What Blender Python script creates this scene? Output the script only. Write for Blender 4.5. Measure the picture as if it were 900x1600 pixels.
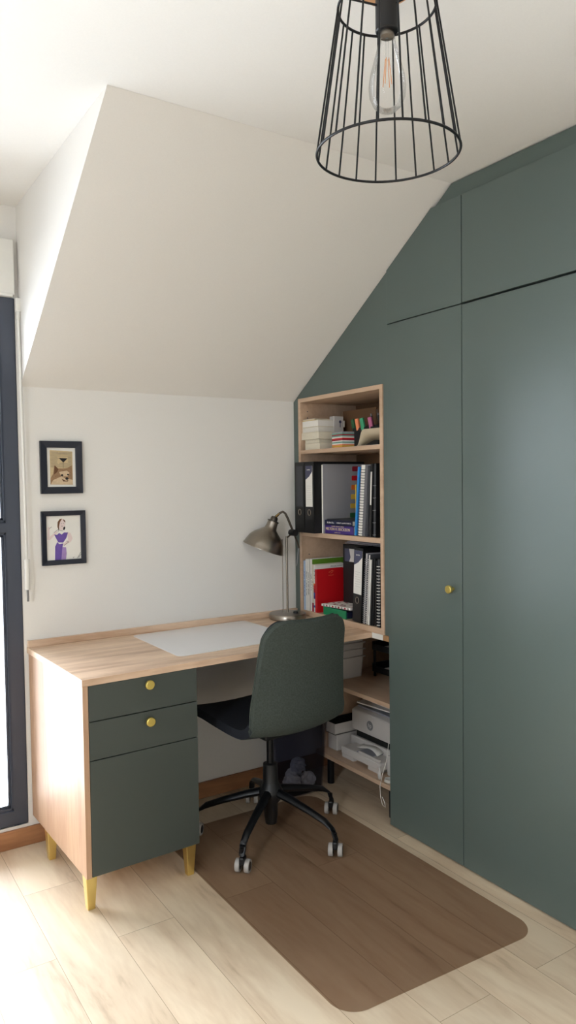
import bpy, bmesh, math, random
from mathutils import Vector, Matrix
random.seed(4)
S = bpy.context.scene
for o in list(bpy.data.objects): bpy.data.objects.remove(o)
C = bpy.context.scene.collection
PI = math.pi

# ------------------------------------------------------------ camera
cam = bpy.data.cameras.new('camera'); co = bpy.data.objects.new('camera', cam); C.objects.link(co)
cam.sensor_fit = 'VERTICAL'; cam.sensor_height = 36; cam.lens = 1166.0/1600*36
cam.clip_start = .02
R_ = (0.83924741, -0.54359253, -0.0130745); U_ = (0.03269431, 0.02644569, 0.99911546); F_ = (0.54276594, 0.83893253, -0.03996686)
co.matrix_world = Matrix(((R_[0], U_[0], -F_[0], -1.9192), (R_[1], U_[1], -F_[1], -2.9167), (R_[2], U_[2], -F_[2], 1.3759), (0, 0, 0, 1)))
S.camera = co
# ------------------------------------------------------------ daylight
SKY, GROUND = 22.0, 12.0
W = bpy.data.worlds.new('daylight'); S.world = W; W.use_nodes = True
bg = W.node_tree.nodes['Background']; bg.inputs[0].default_value = (.86, .93, 1, 1); bg.inputs[1].default_value = 1.0
_n = W.node_tree.nodes; _l = W.node_tree.links     # overcast sky above; glow below the horizon added to brighten ceiling and slope
_t = _n.new('ShaderNodeTexCoord'); _s = _n.new('ShaderNodeSeparateXYZ'); _m = _n.new('ShaderNodeMapRange'); _c = _n.new('ShaderNodeVectorMath'); _c.operation = 'SCALE'
_l.new(_t.outputs['Generated'], _s.inputs[0]); _l.new(_s.outputs[2], _m.inputs[0])
_m.inputs['From Min'].default_value = -.15; _m.inputs['From Max'].default_value = .1; _m.inputs['To Min'].default_value = GROUND; _m.inputs['To Max'].default_value = SKY
_c.inputs[0].default_value = (.87, .955, 1.04); _l.new(_m.outputs[0], _c.inputs['Scale']); _l.new(_c.outputs[0], bg.inputs[0])
def portal(name, loc, rot, sx, sy):
    l = bpy.data.lights.new(name, 'AREA'); l.shape = 'RECTANGLE'; l.size = sx; l.size_y = sy; l.cycles.is_portal = True
    o = bpy.data.objects.new(name, l); C.objects.link(o); o.location = loc; o.rotation_euler = rot
portal('window_portal', (-2.07, .12, 1.08), (-PI/2, 0, 0), 1.7, 2.1)
portal('added_window_portal', (-3.46, -2.875, 1.7), (0, -PI/2, 0), 1.0, .65)  # portal for the unseen side window added for extra daylight
V = S.view_settings; V.view_transform = 'Standard'; V.look = 'None'; V.gamma = 1; V.use_curve_mapping = False
V.exposure = 0.32

# ------------------------------------------------------------ materials
def lin(c): return tuple(((x/255)/12.92 if x/255 <= .04045 else ((x/255+.055)/1.055)**2.4) for x in c)+(1,)
def mat(name, rgb, rough=.6, metal=0, noise=0, nscale=30, bump=0, spec=.5, stretch=(1,1,1), coat=0):
    m = bpy.data.materials.new(name); m.use_nodes = True; nt = m.node_tree; b = nt.nodes['Principled BSDF']
    b.inputs['Roughness'].default_value = rough; b.inputs['Metallic'].default_value = metal
    b.inputs['Specular IOR Level'].default_value = spec; b.inputs['Coat Weight'].default_value = coat
    c = lin(rgb)
    tc = nt.nodes.new('ShaderNodeTexCoord'); mp = nt.nodes.new('ShaderNodeMapping'); mp.inputs['Scale'].default_value = stretch
    nt.links.new(tc.outputs['Object'], mp.inputs[0])
    n = nt.nodes.new('ShaderNodeTexNoise'); n.inputs['Scale'].default_value = nscale; n.inputs['Detail'].default_value = 4
    nt.links.new(mp.outputs[0], n.inputs['Vector'])
    mx = nt.nodes.new('ShaderNodeMix'); mx.data_type = 'RGBA'
    k = noise if noise else .03
    mx.inputs['A'].default_value = tuple(x*(1-k) for x in c[:3])+(1,); mx.inputs['B'].default_value = tuple(min(1, x*(1+k)) for x in c[:3])+(1,)
    nt.links.new(n.outputs['Fac'], mx.inputs['Factor']); nt.links.new(mx.outputs['Result'], b.inputs['Base Color'])
    if bump:
        bp = nt.nodes.new('ShaderNodeBump'); bp.inputs['Strength'].default_value = bump; bp.inputs['Distance'].default_value = .002
        nt.links.new(n.outputs['Fac'], bp.inputs['Height']); nt.links.new(bp.outputs[0], b.inputs['Normal'])
    return m
def wood(name, lo, hi, axis='x', scale=7, rough=.5, rings=1.0):
    m = bpy.data.materials.new(name); m.use_nodes = True; nt = m.node_tree; b = nt.nodes['Principled BSDF']
    b.inputs['Roughness'].default_value = rough
    tc = nt.nodes.new('ShaderNodeTexCoord'); mp = nt.nodes.new('ShaderNodeMapping')
    mp.inputs['Scale'].default_value = {'x': (.13, 1, 1), 'y': (1, .13, 1), 'z': (1, 1, .13)}[axis]
    nt.links.new(tc.outputs['Object'], mp.inputs[0])
    n = nt.nodes.new('ShaderNodeTexNoise'); n.inputs['Scale'].default_value = scale; n.inputs['Detail'].default_value = 5; n.inputs['Distortion'].default_value = rings
    n2 = nt.nodes.new('ShaderNodeTexNoise'); n2.inputs['Scale'].default_value = scale*9; n2.inputs['Detail'].default_value = 3
    nt.links.new(mp.outputs[0], n.inputs['Vector']); nt.links.new(mp.outputs[0], n2.inputs['Vector'])
    ad = nt.nodes.new('ShaderNodeMath'); ad.operation = 'MULTIPLY_ADD'; ad.inputs[1].default_value = .35
    nt.links.new(n2.outputs['Fac'], ad.inputs[0]); nt.links.new(n.outputs['Fac'], ad.inputs[2])
    r = nt.nodes.new('ShaderNodeValToRGB'); r.color_ramp.elements[0].position = .45; r.color_ramp.elements[1].position = .85
    r.color_ramp.elements[0].color = lin(lo); r.color_ramp.elements[1].color = lin(hi)
    nt.links.new(ad.outputs[0], r.inputs[0]); nt.links.new(r.outputs[0], b.inputs['Base Color'])
    return m
def see_through(name, tint, keep, rgb, rough=.2):
    m = bpy.data.materials.new(name); m.use_nodes = True; nt = m.node_tree; b = nt.nodes['Principled BSDF']
    b.inputs['Base Color'].default_value = lin(rgb); b.inputs['Roughness'].default_value = rough
    t = nt.nodes.new('ShaderNodeBsdfTransparent'); t.inputs[0].default_value = lin(tint)
    mx = nt.nodes.new('ShaderNodeMixShader'); mx.inputs[0].default_value = 1-keep
    nt.links.new(t.outputs[0], mx.inputs[1]); nt.links.new(b.outputs[0], mx.inputs[2])
    nt.links.new(mx.outputs[0], nt.nodes['Material Output'].inputs[0])
    return m
def clear_glass(name, k=1.0):
    m = bpy.data.materials.new(name); m.use_nodes = True; nt = m.node_tree
    t = nt.nodes.new('ShaderNodeBsdfTransparent'); g = nt.nodes.new('ShaderNodeBsdfGlossy'); g.inputs['Roughness'].default_value = .02
    lw = nt.nodes.new('ShaderNodeLayerWeight'); lw.inputs[0].default_value = .25
    mu = nt.nodes.new('ShaderNodeMath'); mu.operation = 'MULTIPLY'; mu.inputs[1].default_value = k
    mx = nt.nodes.new('ShaderNodeMixShader'); nt.links.new(lw.outputs['Fresnel'], mu.inputs[0]); nt.links.new(mu.outputs[0], mx.inputs[0])
    nt.links.new(t.outputs[0], mx.inputs[1]); nt.links.new(g.outputs[0], mx.inputs[2]); nt.links.new(mx.outputs[0], nt.nodes['Material Output'].inputs[0])
    return m
def floor_mat():
    m = bpy.data.materials.new('oak_floor'); m.use_nodes = True; nt = m.node_tree; b = nt.nodes['Principled BSDF']; L = nt.links.new
    tc = nt.nodes.new('ShaderNodeTexCoord'); sp = nt.nodes.new('ShaderNodeSeparateXYZ'); cb = nt.nodes.new('ShaderNodeCombineXYZ')
    L(tc.outputs['Object'], sp.inputs[0])
    ax = nt.nodes.new('ShaderNodeMath'); ax.operation = 'ADD'; ax.inputs[1].default_value = 1.348+.185*20
    ay = nt.nodes.new('ShaderNodeMath'); ay.operation = 'ADD'; ay.inputs[1].default_value = .37+1.2*10-.804
    L(sp.outputs[0], ax.inputs[0]); L(sp.outputs[1], ay.inputs[0]); L(ay.outputs[0], cb.inputs[0]); L(ax.outputs[0], cb.inputs[1])
    br = nt.nodes.new('ShaderNodeTexBrick'); br.offset = .67; br.inputs['Scale'].default_value = 1; br.inputs['Brick Width'].default_value = 1.2; br.inputs['Row Height'].default_value = .185
    br.inputs['Mortar Size'].default_value = .0008; br.inputs['Mortar Smooth'].default_value = .3; br.inputs['Bias'].default_value = 0
    br.inputs['Color1'].default_value = (0, 0, 0, 1); br.inputs['Color2'].default_value = (1, 1, 1, 1); br.inputs['Mortar'].default_value = (.5, .5, .5, 1)
    L(cb.outputs[0], br.inputs['Vector'])
    mp = nt.nodes.new('ShaderNodeMapping'); mp.inputs['Scale'].default_value = (1, .16, 1)
    off = nt.nodes.new('ShaderNodeVectorMath'); off.operation = 'SCALE'; off.inputs['Scale'].default_value = 7.3
    L(br.outputs['Color'], off.inputs[0])
    va = nt.nodes.new('ShaderNodeVectorMath'); va.operation = 'ADD'; L(tc.outputs['Object'], va.inputs[0]); L(off.outputs[0], va.inputs[1]); L(va.outputs[0], mp.inputs[0])
    n = nt.nodes.new('ShaderNodeTexNoise'); n.inputs['Scale'].default_value = 7; n.inputs['Detail'].default_value = 6; n.inputs['Distortion'].default_value = 1.8
    n2 = nt.nodes.new('ShaderNodeTexNoise'); n2.inputs['Scale'].default_value = 70; n2.inputs['Detail'].default_value = 3
    L(mp.outputs[0], n.inputs['Vector']); L(mp.outputs[0], n2.inputs['Vector'])
    a = nt.nodes.new('ShaderNodeMath'); a.operation = 'MULTIPLY_ADD'; a.inputs[1].default_value = .3; L(n2.outputs['Fac'], a.inputs[0]); L(n.outputs['Fac'], a.inputs[2])
    r = nt.nodes.new('ShaderNodeValToRGB'); e = r.color_ramp.elements; e[0].position = .38; e[1].position = .8
    e[0].color = lin((176, 150, 122)); e[1].color = lin((228, 208, 180)); x = e.new(.55); x.color = lin((213, 189, 160))
    L(a.outputs[0], r.inputs[0])
    hs = nt.nodes.new('ShaderNodeHueSaturation'); mr = nt.nodes.new('ShaderNodeMapRange'); mr.inputs['To Min'].default_value = .9; mr.inputs['To Max'].default_value = 1.06
    L(br.outputs['Color'], mr.inputs[0]); L(mr.outputs[0], hs.inputs['Value']); L(r.outputs[0], hs.inputs['Color'])
    mx = nt.nodes.new('ShaderNodeMix'); mx.data_type = 'RGBA'; mx.inputs['B'].default_value = lin((148, 122, 96))
    L(br.outputs['Fac'], mx.inputs['Factor']); L(hs.outputs[0], mx.inputs['A']); L(mx.outputs['Result'], b.inputs['Base Color'])
    b.inputs['Roughness'].default_value = .5
    bp = nt.nodes.new('ShaderNodeBump'); bp.inputs['Strength'].default_value = .15; bp.inputs['Distance'].default_value = .001
    L(n2.outputs['Fac'], bp.inputs['Height']); L(bp.outputs[0], b.inputs['Normal'])
    return m
M = dict(
 wall=mat('white_paint', (234, 231, 226), .9, bump=.05, nscale=250),
 ceil=mat('ceiling_paint', (236, 234, 230), .9, bump=.05, nscale=250),
 floor=floor_mat(),
 green=mat('green_laminate', (88, 101, 97), .33, bump=.08, nscale=400, noise=.05),
 greenf=mat('green_filler', (84, 97, 92), .5, bump=.08, nscale=400, noise=.05),
 greend=mat('green_fronts', (66, 73, 69), .45, bump=.08, nscale=400, noise=.05),
 oakx=wood('oak_top', (190, 154, 125), (240, 212, 184), 'x', 9, .45),
 oakz=wood('oak_side', (165, 126, 98), (200, 165, 134), 'z', 7, .5),
 oakedge=wood('oak_edge', (150, 112, 78), (180, 140, 100), 'x', 14),
 beech=wood('shelf_wood', (184, 154, 128), (208, 180, 154), 'y', 8),
 base=wood('skirting_wood', (140, 94, 62), (182, 130, 90), 'x', 9, .45),
 pvc=mat('dark_blue_grey_frame', (62, 68, 82), .35),
 white=mat('white_plastic', (228, 226, 220), .4), offwhite=mat('greyish_white_plastic', (205, 200, 196), .45),
 black=mat('black_plastic', (15, 16, 19), .45), blackm=mat('black_metal', (13, 14, 18), .4, .3),
 navy=mat('navy_fabric', (22, 27, 38), .95, bump=.6, nscale=600, noise=.3),
 fabric=mat('green_grey_fabric', (62, 70, 65), .95, bump=.9, nscale=170, noise=.5),
 brass=mat('satin_brass', (236, 214, 140), .32, 1), brassk=mat('brushed_brass', (215, 195, 110), .35, .9),
 nickel=mat('brushed_nickel', (150, 142, 132), .28, 1, noise=.1, nscale=60, stretch=(1, 1, 20)),
 nickeld=mat('dark_nickel', (88, 82, 76), .35, 1),
 gold=mat('warm_brass_spring', (170, 140, 80), .35, 1),
 paper=mat('paper', (232, 229, 222), .85, noise=.04), cream=mat('cream_paper', (218, 210, 190), .85, noise=.08, stretch=(1, 1, 25)),
 greyp=mat('grey_sleeves', (150, 150, 158), .3), pagew=mat('page_block', (222, 218, 208), .9, noise=.12, nscale=40, stretch=(1, 1, 14)),
 kraft=mat('brown_card', (112, 82, 56), .8), beigep=mat('beige_paper', (198, 184, 158), .8),
 yellow=mat('yellow_card', (214, 178, 70), .7), red=mat('red_cover', (196, 16, 26), .45), dred=mat('crimson', (150, 26, 48), .6),
 orange=mat('orange_card', (222, 112, 40), .7), peach=mat('peach_cap', (240, 145, 100), .6), teal=mat('teal_card', (110, 160, 145), .7), mint=mat('mint_cap', (60, 160, 115), .6),
 pink=mat('pink_cap', (200, 110, 150), .6), lime=mat('lime_cover', (96, 140, 40), .5), greenb=mat('green_plastic', (22, 128, 84), .4), dgreen=mat('dark_green', (40, 92, 56), .6),
 blue=mat('bright_blue', (32, 128, 200), .35), lblue=mat('pale_blue', (178, 200, 226), .6), mblue=mat('mid_blue', (60, 90, 160), .6), purple=mat('purple_cover', (66, 44, 122), .45), dblue=mat('dark_blue_cover', (30, 34, 62), .45),
 gtext=mat('pale_gold_ink', (214, 196, 150), .6), tgrey=mat('grey_ink', (90, 88, 92), .8), tblack=mat('black_ink', (24, 22, 26), .8), slate=mat('slate_label', (72, 74, 98), .6), dgrey=mat('dark_grey', (58, 60, 66), .6), mgrey=mat('mid_grey', (128, 128, 130), .5),
 frameb=mat('black_frame', (20, 24, 40), .35), sepia=mat('sepia_page', (200, 178, 138), .8, noise=.18, nscale=60, stretch=(1, 1, 6)), fox=mat('fox_fur_print', (150, 118, 88), .8, noise=.4, nscale=220), foxl=mat('light_fur_print', (206, 182, 150), .8, noise=.2, nscale=120), foxd=mat('brown_fur_print', (104, 70, 44), .8, noise=.3, nscale=100),
 violet=mat('violet_wash', (104, 80, 158), .8, noise=.35, nscale=90, stretch=(1, 1, .4)), lilac=mat('lilac_wash', (166, 138, 192), .8, noise=.25, nscale=90, stretch=(1, 1, .4)), skin=mat('pink_wash', (224, 206, 202), .8),
 cordw=mat('white_cord', (215, 212, 206), .6), concrete=mat('pale_concrete', (196, 198, 200), .9), capwood=wood('lamp_wood', (190, 140, 96), (216, 168, 124), 'x', 12),
 dark=mat('shadow_gap_black', (12, 14, 14), .9), caster=mat('pale_caster_tread', (176, 172, 168), .5),
 glass=clear_glass('window_glass'), bulbg=clear_glass('bulb_glass', .65),
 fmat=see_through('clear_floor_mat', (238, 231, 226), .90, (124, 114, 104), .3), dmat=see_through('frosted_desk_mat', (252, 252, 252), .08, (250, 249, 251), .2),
 bin=see_through('smoky_plastic', (226, 226, 232), .88, (60, 62, 70), .25), sleeve=see_through('clear_sleeve', (236, 236, 240), .55, (190, 190, 198), .2), bag=see_through('thin_bag', (220, 220, 224), .35, (200, 202, 210), .3),
)
fil = bpy.data.materials.new('filament'); fil.use_nodes = True; fil.node_tree.nodes['Principled BSDF'].inputs['Base Color'].default_value = lin((220, 150, 90)); M['filament'] = fil

# ------------------------------------------------------------ builders
class MB:
    def __init__(s): s.bm = bmesh.new(); s.mats = []
    def mi(s, m):
        if m not in s.mats: s.mats.append(m)
        return s.mats.index(m)
    def add(s, verts, faces, m, X=None):
        i = s.mi(m); vs = [s.bm.verts.new(X @ Vector(v) if X else v) for v in verts]
        for f in faces:
            try: fc = s.bm.faces.new([vs[k] for k in f]); fc.material_index = i
            except ValueError: pass
        return s
    def box(s, x0, x1, y0, y1, z0, z1, m, bev=0, X=None, seg=2):
        t = bmesh.new(); bmesh.ops.create_cube(t, size=1)
        for v in t.verts: v.co = Vector(((x0+x1)/2+v.co.x*(x1-x0), (y0+y1)/2+v.co.y*(y1-y0), (z0+z1)/2+v.co.z*(z1-z0)))
        if bev: bmesh.ops.bevel(t, geom=t.edges[:], offset=bev, segments=seg, affect='EDGES', profile=.5)
        return s.merge(t, m, X)
    def merge(s, t, m, X=None):
        i = s.mi(m); mp = {}
        for v in t.verts: mp[v] = s.bm.verts.new(X @ v.co if X else v.co)
        for f in t.faces:
            n = s.bm.faces.new([mp[v] for v in f.verts]); n.material_index = i; n.smooth = f.smooth
        t.free(); return s
    def prism(s, pts, axis, a, b, m, X=None):   # polygon in the other two axes (order x,y,z), extruded along axis
        def P(p, h):
            return {'x': (h, p[0], p[1]), 'y': (p[0], h, p[1]), 'z': (p[0], p[1], h)}[axis]
        n = len(pts); vs = [P(p, a) for p in pts]+[P(p, b) for p in pts]
        fs = [tuple(range(n)), tuple(range(2*n-1, n-1, -1))]+[(i, (i+1) % n, n+(i+1) % n, n+i) for i in range(n)]
        return s.add(vs, fs, m, X)
    def tube(s, pts, r, m, n=10, X=None, cap=True, closed=False):
        pts = [Vector(p) for p in pts]; k = len(pts); rr = r if isinstance(r, (list, tuple)) else [r]*k
        vs = []; prev = None
        for i, p in enumerate(pts):
            if closed: d = pts[(i+1) % k]-pts[i-1]
            else: d = pts[min(i+1, k-1)]-pts[max(i-1, 0)]
            d.normalize()
            if prev is None:
                a = Vector((0, 0, 1)) if abs(d.z) < .9 else Vector((1, 0, 0)); u = d.cross(a).normalized()
            else: u = (prev-d*prev.dot(d)).normalized()
            prev = u; w = d.cross(u)
            for j in range(n): t = 2*PI*j/n; vs.append(p+(u*math.cos(t)+w*math.sin(t))*rr[i])
        fs = []
        for i in range(k if closed else k-1):
            i2 = (i+1) % k
            for j in range(n): fs.append((i*n+j, i*n+(j+1) % n, i2*n+(j+1) % n, i2*n+j))
        if cap and not closed: fs += [tuple(range(n))[::-1], tuple((k-1)*n+j for j in range(n))]
        return s.add(vs, fs, m, X)
    def lathe(s, prof, m, n=40, X=None, closed=False):
        vs = []; k = len(prof)
        for r, z in prof:
            for j in range(n): t = 2*PI*j/n; vs.append((max(r, 1e-5)*math.cos(t), max(r, 1e-5)*math.sin(t), z))
        fs = []
        for i in range(k if closed else k-1):
            i2 = (i+1) % k
            for j in range(n): fs.append((i*n+j, i*n+(j+1) % n, i2*n+(j+1) % n, i2*n+j))
        return s.add(vs, fs, m, X)
    def text(s, txt, size, m, X, ext=.0004, align='CENTER'):
        cu = bpy.data.curves.new('t', 'FONT'); cu.body = txt; cu.size = size; cu.extrude = ext; cu.align_x = align; cu.align_y = 'CENTER'; cu.resolution_u = 3
        o = bpy.data.objects.new('t', cu); C.objects.link(o); bpy.context.view_layer.update()
        me = bpy.data.meshes.new_from_object(o.evaluated_get(bpy.context.evaluated_depsgraph_get()))
        s.add([v.co.copy() for v in me.vertices], [tuple(p.vertices) for p in me.polygons], m, X)
        bpy.data.objects.remove(o); bpy.data.curves.remove(cu); bpy.data.meshes.remove(me); return s
    def marks(s, length, size, m, X, words=3):   # a row of tiny unreadable print
        x = -length/2; h = size*.62; gaps = [length*(k+1)/words-length/2 for k in range(words-1)]
        while x < length/2-size*.3:
            if any(abs(x-q) < size*.25 for q in gaps): x += size*.5; continue
            w = size*random.uniform(.12, .2); t = h*random.choice((1, 1, .75))
            s.box(x, x+w, -h/2, -h/2+t, -.0002, .0003, m, X=X)
            if random.random() < .7: z = random.choice((-h/2, -h*.05, t-h/2-w)); s.box(x+w, x+size*.42, z, z+w, -.0002, .0003, m, X=X)
            x += size*.56
        return s
    def build(s, name, parent=None, smooth=False, bevel=0, loc=None, rot=None):
        bmesh.ops.remove_doubles(s.bm, verts=s.bm.verts, dist=1e-5); bmesh.ops.recalc_face_normals(s.bm, faces=s.bm.faces)
        me = bpy.data.meshes.new(name); s.bm.to_mesh(me); s.bm.free()
        for m in s.mats: me.materials.append(m)
        if smooth:
            for p in me.polygons: p.use_smooth = True
            if smooth != 'all': me.set_sharp_from_angle(angle=math.radians(38))
        o = bpy.data.objects.new(name, me); C.objects.link(o)
        if parent: o.parent = parent
        if loc: o.location = loc
        if rot: o.rotation_euler = rot
        if bevel:
            b = o.modifiers.new('bevel', 'BEVEL'); b.width = bevel; b.segments = 2; b.limit_method = 'ANGLE'
        return o
def tag(o, label=None, cat=None, group=None, kind=None):
    if label: o['label'] = label
    if cat: o['category'] = cat
    if group: o['group'] = group
    if kind: o['kind'] = kind
    return o
def thing(name, label, cat, loc=(0, 0, 0), rz=0, group=None, kind=None):
    o = bpy.data.objects.new(name, None); C.objects.link(o); o.empty_display_size = .05
    o.location = loc; o.rotation_euler = (0, 0, rz); return tag(o, label, cat, group, kind)
def dup(o, parent=None):
    c = o.copy(); C.objects.link(c)
    if parent: c.parent = parent
    for ch in list(o.children): dup(ch, c)
    return c
def Rx(a): return Matrix.Rotation(a, 4, 'X')
def Ry(a): return Matrix.Rotation(a, 4, 'Y')
def Rz(a): return Matrix.Rotation(a, 4, 'Z')
def T(x, y, z): return Matrix.Translation((x, y, z))
def struct(name, mb, label, cat, **k): return tag(mb.build(name, **k), label, cat, kind='structure')

# ------------------------------------------------------------ room
WY0, WY1, WZ = -3.2, -2.55, 1.2
XL, XR, YB, H, XW = -3.3, .66, -4.9, 2.414, -1.238
ZK, YC = 1.749, -1.006
struct('floor', MB().box(XL-.15, XR+.15, YB-.15, .15, -.1, 0, M['floor']), 'light oak plank floor running towards the window wall', 'floor')
mb = MB().box(XL-.15, XR+.15, YB-.15, .15, H, H+.12, M['ceil'])
struct('ceiling', mb, 'flat white painted ceiling above the room', 'ceiling')
mb = MB().prism([(0, ZK), (YC, H-.0005), (.0, H-.0005)], 'x', -1.225, XR, M['wall'])
struct('wall_slope', mb, 'sloping white attic wall above the desk, with its dormer cheek at the left', 'sloped wall')
struct('wall_knee', MB().box(-1.238, XR+.15, 0, .15, 0, ZK, M['wall']), 'low white wall behind the desk below the slope', 'wall')
mb = MB().box(XL-.15, -2.9, 0, .15, 0, H, M['wall']).box(-2.9, XW, 0, .15, 2.08, H, M['wall']).box(-2.9, XW, 0, .15, 0, .08, M['wall']).box(XW, -1.2249, 0, .15, ZK, H, M['wall'])
struct('wall_window', mb, 'white wall around the tall balcony window left of the desk', 'wall')
mb = MB().box(XL-.15, XL, YB, WY0, 0, H, M['wall']).box(XL-.15, XL, WY1, 0, 0, H, M['wall']).box(XL-.15, XL, WY0, WY1, 2.2, H, M['wall']).box(XL-.15, XL, WY0, WY1, 0, WZ, M['wall'])
struct('wall_left', mb, 'plain white side wall facing the wardrobe', 'wall')
struct('wall_back', MB().box(XL-.15, XR+.15, YB-.15, YB, 0, H, M['wall']), 'plain white wall behind the viewer', 'wall')
struct('wall_right', MB().box(XR, XR+.15, YB, 0, 0, H, M['wall']), 'white wall hidden behind the green wardrobe', 'wall')
struct('baseboard_window', MB().box(XL, 0.6, -.014, 0, .0, .07, M['base']), 'warm brown wooden skirting board along the window wall', 'baseboard', bevel=.003)

# window (kind structure), french window with two leaves, transom bar
win = thing('window_1', 'tall dark blue-grey framed balcony window at the left edge', 'window', (0, 0, 0), kind='structure')
def sash(x0, x1, parent):
    f = MB()
    zb, zt = .085, 2.075
    w = .05
    f.box(x0, x0+w, -.004, .05, zb, zt, M['pvc']).box(x1-w, x1, -.004, .05, zb, zt, M['pvc'])
    f.box(x0+w, x1-w, -.004, .05, zb, .142, M['pvc']).box(x0+w, x1-w, -.004, .05, 2.02, zt, M['pvc']).box(x0+w, x1-w, -.004, .05, 1.20, 1.238, M['pvc'])
    fr = f.build('sash_frame', parent, bevel=.003)
    for (za, zc) in ((.142, 1.20), (1.238, 2.02)):
        b = MB(); a = x0+w; c = x1-w; k = .016
        for (i, d) in ((0, .004), (1, .014)):
            o_ = i*.009; e = k*.55
            b.box(a+o_, a+o_+e, d, .04, za+o_, zc-o_, M['pvc']).box(c-o_-e, c-o_, d, .04, za+o_, zc-o_, M['pvc'])
            b.box(a+o_, c-o_, d, .04, za+o_, za+o_+e, M['pvc']).box(a+o_, c-o_, d, .04, zc-o_-e, zc-o_, M['pvc'])
        b.build('glazing_bead', parent, bevel=.001)
        MB().box(a+.004, c-.004, .024, .03, za+.004, zc-.004, M['glass']).build('glass_pane', parent)
sash(-2.06, XW-.001, win); sash(-2.899, -2.075, win)
mb = MB(); mb.box(-2.075, -2.06, -.012, .05, .085, 2.075, M['pvc']); mb.build('window_frame', win, bevel=.002)
MB().box(-2.9, XW, .045, .15, .079, .086, M['concrete']).build('window_sill', win)
fill_win = thing('added_fill_window', 'small high unseen window added in the side wall to brighten the room', 'window', (0, 0, 0), kind='structure')  # unseen window, added only to let more daylight into the room
mb = MB()
for (a, b) in ((WY0, WY0+.045), (WY1-.045, WY1)): mb.box(XL-.08, XL, a, b, WZ, 2.2, M['pvc'])
mb.box(XL-.08, XL, WY0+.045, WY1-.045, WZ, WZ+.045, M['pvc']).box(XL-.08, XL, WY0+.045, WY1-.045, 2.155, 2.2, M['pvc'])
mb.build('window_frame', fill_win, bevel=.003)
# shutter box
sb = thing('roller_shutter_box', 'white roller shutter box above the dark balcony window', 'shutter box', (-2.07, 0, 2.08))
MB().box(-.86, .828, -.03, 0, 0.002, .205, M['white'], .004).build('housing', sb)
MB().box(-.855, .82, -.033, -.006, -.006, .004, M['white'], .002).build('bottom_rail', sb)
# crank rod
cr = thing('shutter_crank', 'thin white shutter crank rod hanging beside the dark window frame', 'crank rod', (-1.232, -.03, 2.04))
MB().box(-.011, .011, -.01, .012, -.02, .03, M['white'], .004).tube([(0, 0, -.02), (-.002, -.004, -.05)], .007, M['white']).build('universal_joint', cr)
MB().tube([(-.002, -.004, -.045), (.002, -.006, -.4), (.004, -.008, -.85), (.004, -.01, -.95)], .0052, M['white']).build('rod', cr, smooth=True)
MB().tube([(.004, -.01, -.94), (.004, -.01, -1.055)], .0095, M['white'], 14).build('handle', cr, smooth=True)
tag(MB().tube([(.004, -.01, -1.05), (.006, -.006, -1.085), (.007, 0, -1.1)], .004, M['mgrey']).build('hook', cr, smooth=True), 'grey metal hook')

# outside: balcony
rl = thing('balcony_railing', 'pale grey metal balcony railing seen through the window', 'railing', (-2.07, .32, .06))
MB().tube([(-.88, 0, 1.0), (.88, 0, 1.0), (.88, -.17, 1.0)], .02, M['mgrey']).build('handrail', rl)
MB().tube([(-.88, -.17, .1), (-.88, 0, .1), (.88, 0, .1), (.88, -.17, .1)], .012, M['mgrey']).build('bottom_rail', rl)
bar0 = None
for i in range(15):
    if bar0 is None: bar0 = MB().tube([(0, 0, .0), (0, 0, 1.0)], .008, M['mgrey'], 8).build('baluster', rl); bar0.location = (-.84, 0, 0)
    else:
        b_ = bar0.copy(); C.objects.link(b_); b_.parent = rl; b_.location = (-.84+i*.12, 0, 0)

# ------------------------------------------------------------ wardrobe
wd = thing('wardrobe', 'tall sage green built-in wardrobe with flat doors along the right wall', 'wardrobe', (0, 0, 0))
Y0, Y1, Y2, Y3 = -.671, -1.067, -1.67, -2.27
ys = [Y0, Y1, Y2, Y3]
mb = MB(); t = .018
prof = [(Y0-.001, 0), (Y0-.001, 2.185), (YC, H-.004), (Y3, H-.004), (Y3, 0)]
mb.prism([(Y0-.001, .0), (Y0-.001, 2.175), (Y0-.02, 2.19), (Y0-.02, 0)], 'x', .021, .64, M['green'])
mb.prism([(Y3, .0), (Y3, H-.004), (Y3+.02, H-.004), (Y3+.02, 0)], 'x', .021, .64, M['green'])
mb.box(.021, .64, Y3, Y0-.001, .0, .012, M['dark']).box(.021, .04, Y3+.02, Y0-.02, .012, 2.12, M['dark']).box(.021, .04, Y3+.02, -.94, 2.12, 2.335, M['dark']).box(.62, .64, Y3+.02, Y0-.03, .012, 2.12, M['beech'])
mb.build('carcass', wd)
MB().prism([(Y0-.15, 2.28), (Y0-.22, 2.332), (YC-.004, H-.004), (Y3, H-.004), (Y3, 2.28)], 'x', .012, .0205, M['greenf']).build('top_filler_panel', wd)
g = .0018
def zs(y): return ZK + (-y)*(H-ZK)/(-YC)-.004
def door(a, b, z0, z1, cut=False):
    if cut:
        P = [(a-g, z0), (a-g, zs(a-g)), ((ZK-2.352-.004)/((H-ZK)/(-YC)), 2.352), (b+g, 2.352), (b+g, z0)]
    else: P = [(a-g, z0), (a-g, z1), (b+g, z1), (b+g, z0)]
    return MB().prism(P, 'x', 0, .0195, M['green']).build('door', wd, bevel=.0008)
d0 = door(Y0, Y1, .006, 1.9805); door(Y0, Y1, 1.9845, 0, True)
d1 = door(Y1, Y2, .006, 1.9785); door(Y1, Y2, 1.9865, 2.352); door(Y2, Y3, .006, 1.979); door(Y2, Y3, 1.987, 2.352)
k = MB().lathe([(0, 0), (.006, 0), (.006, .014), (.0135, .016), (.0145, .019), (.0145, .026), (.0125, .028), (0, .028)], M['brassk'], 28, X=T(0, -1.022, .99)@Ry(-PI/2)).build('knob', d0, smooth=True)
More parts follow.
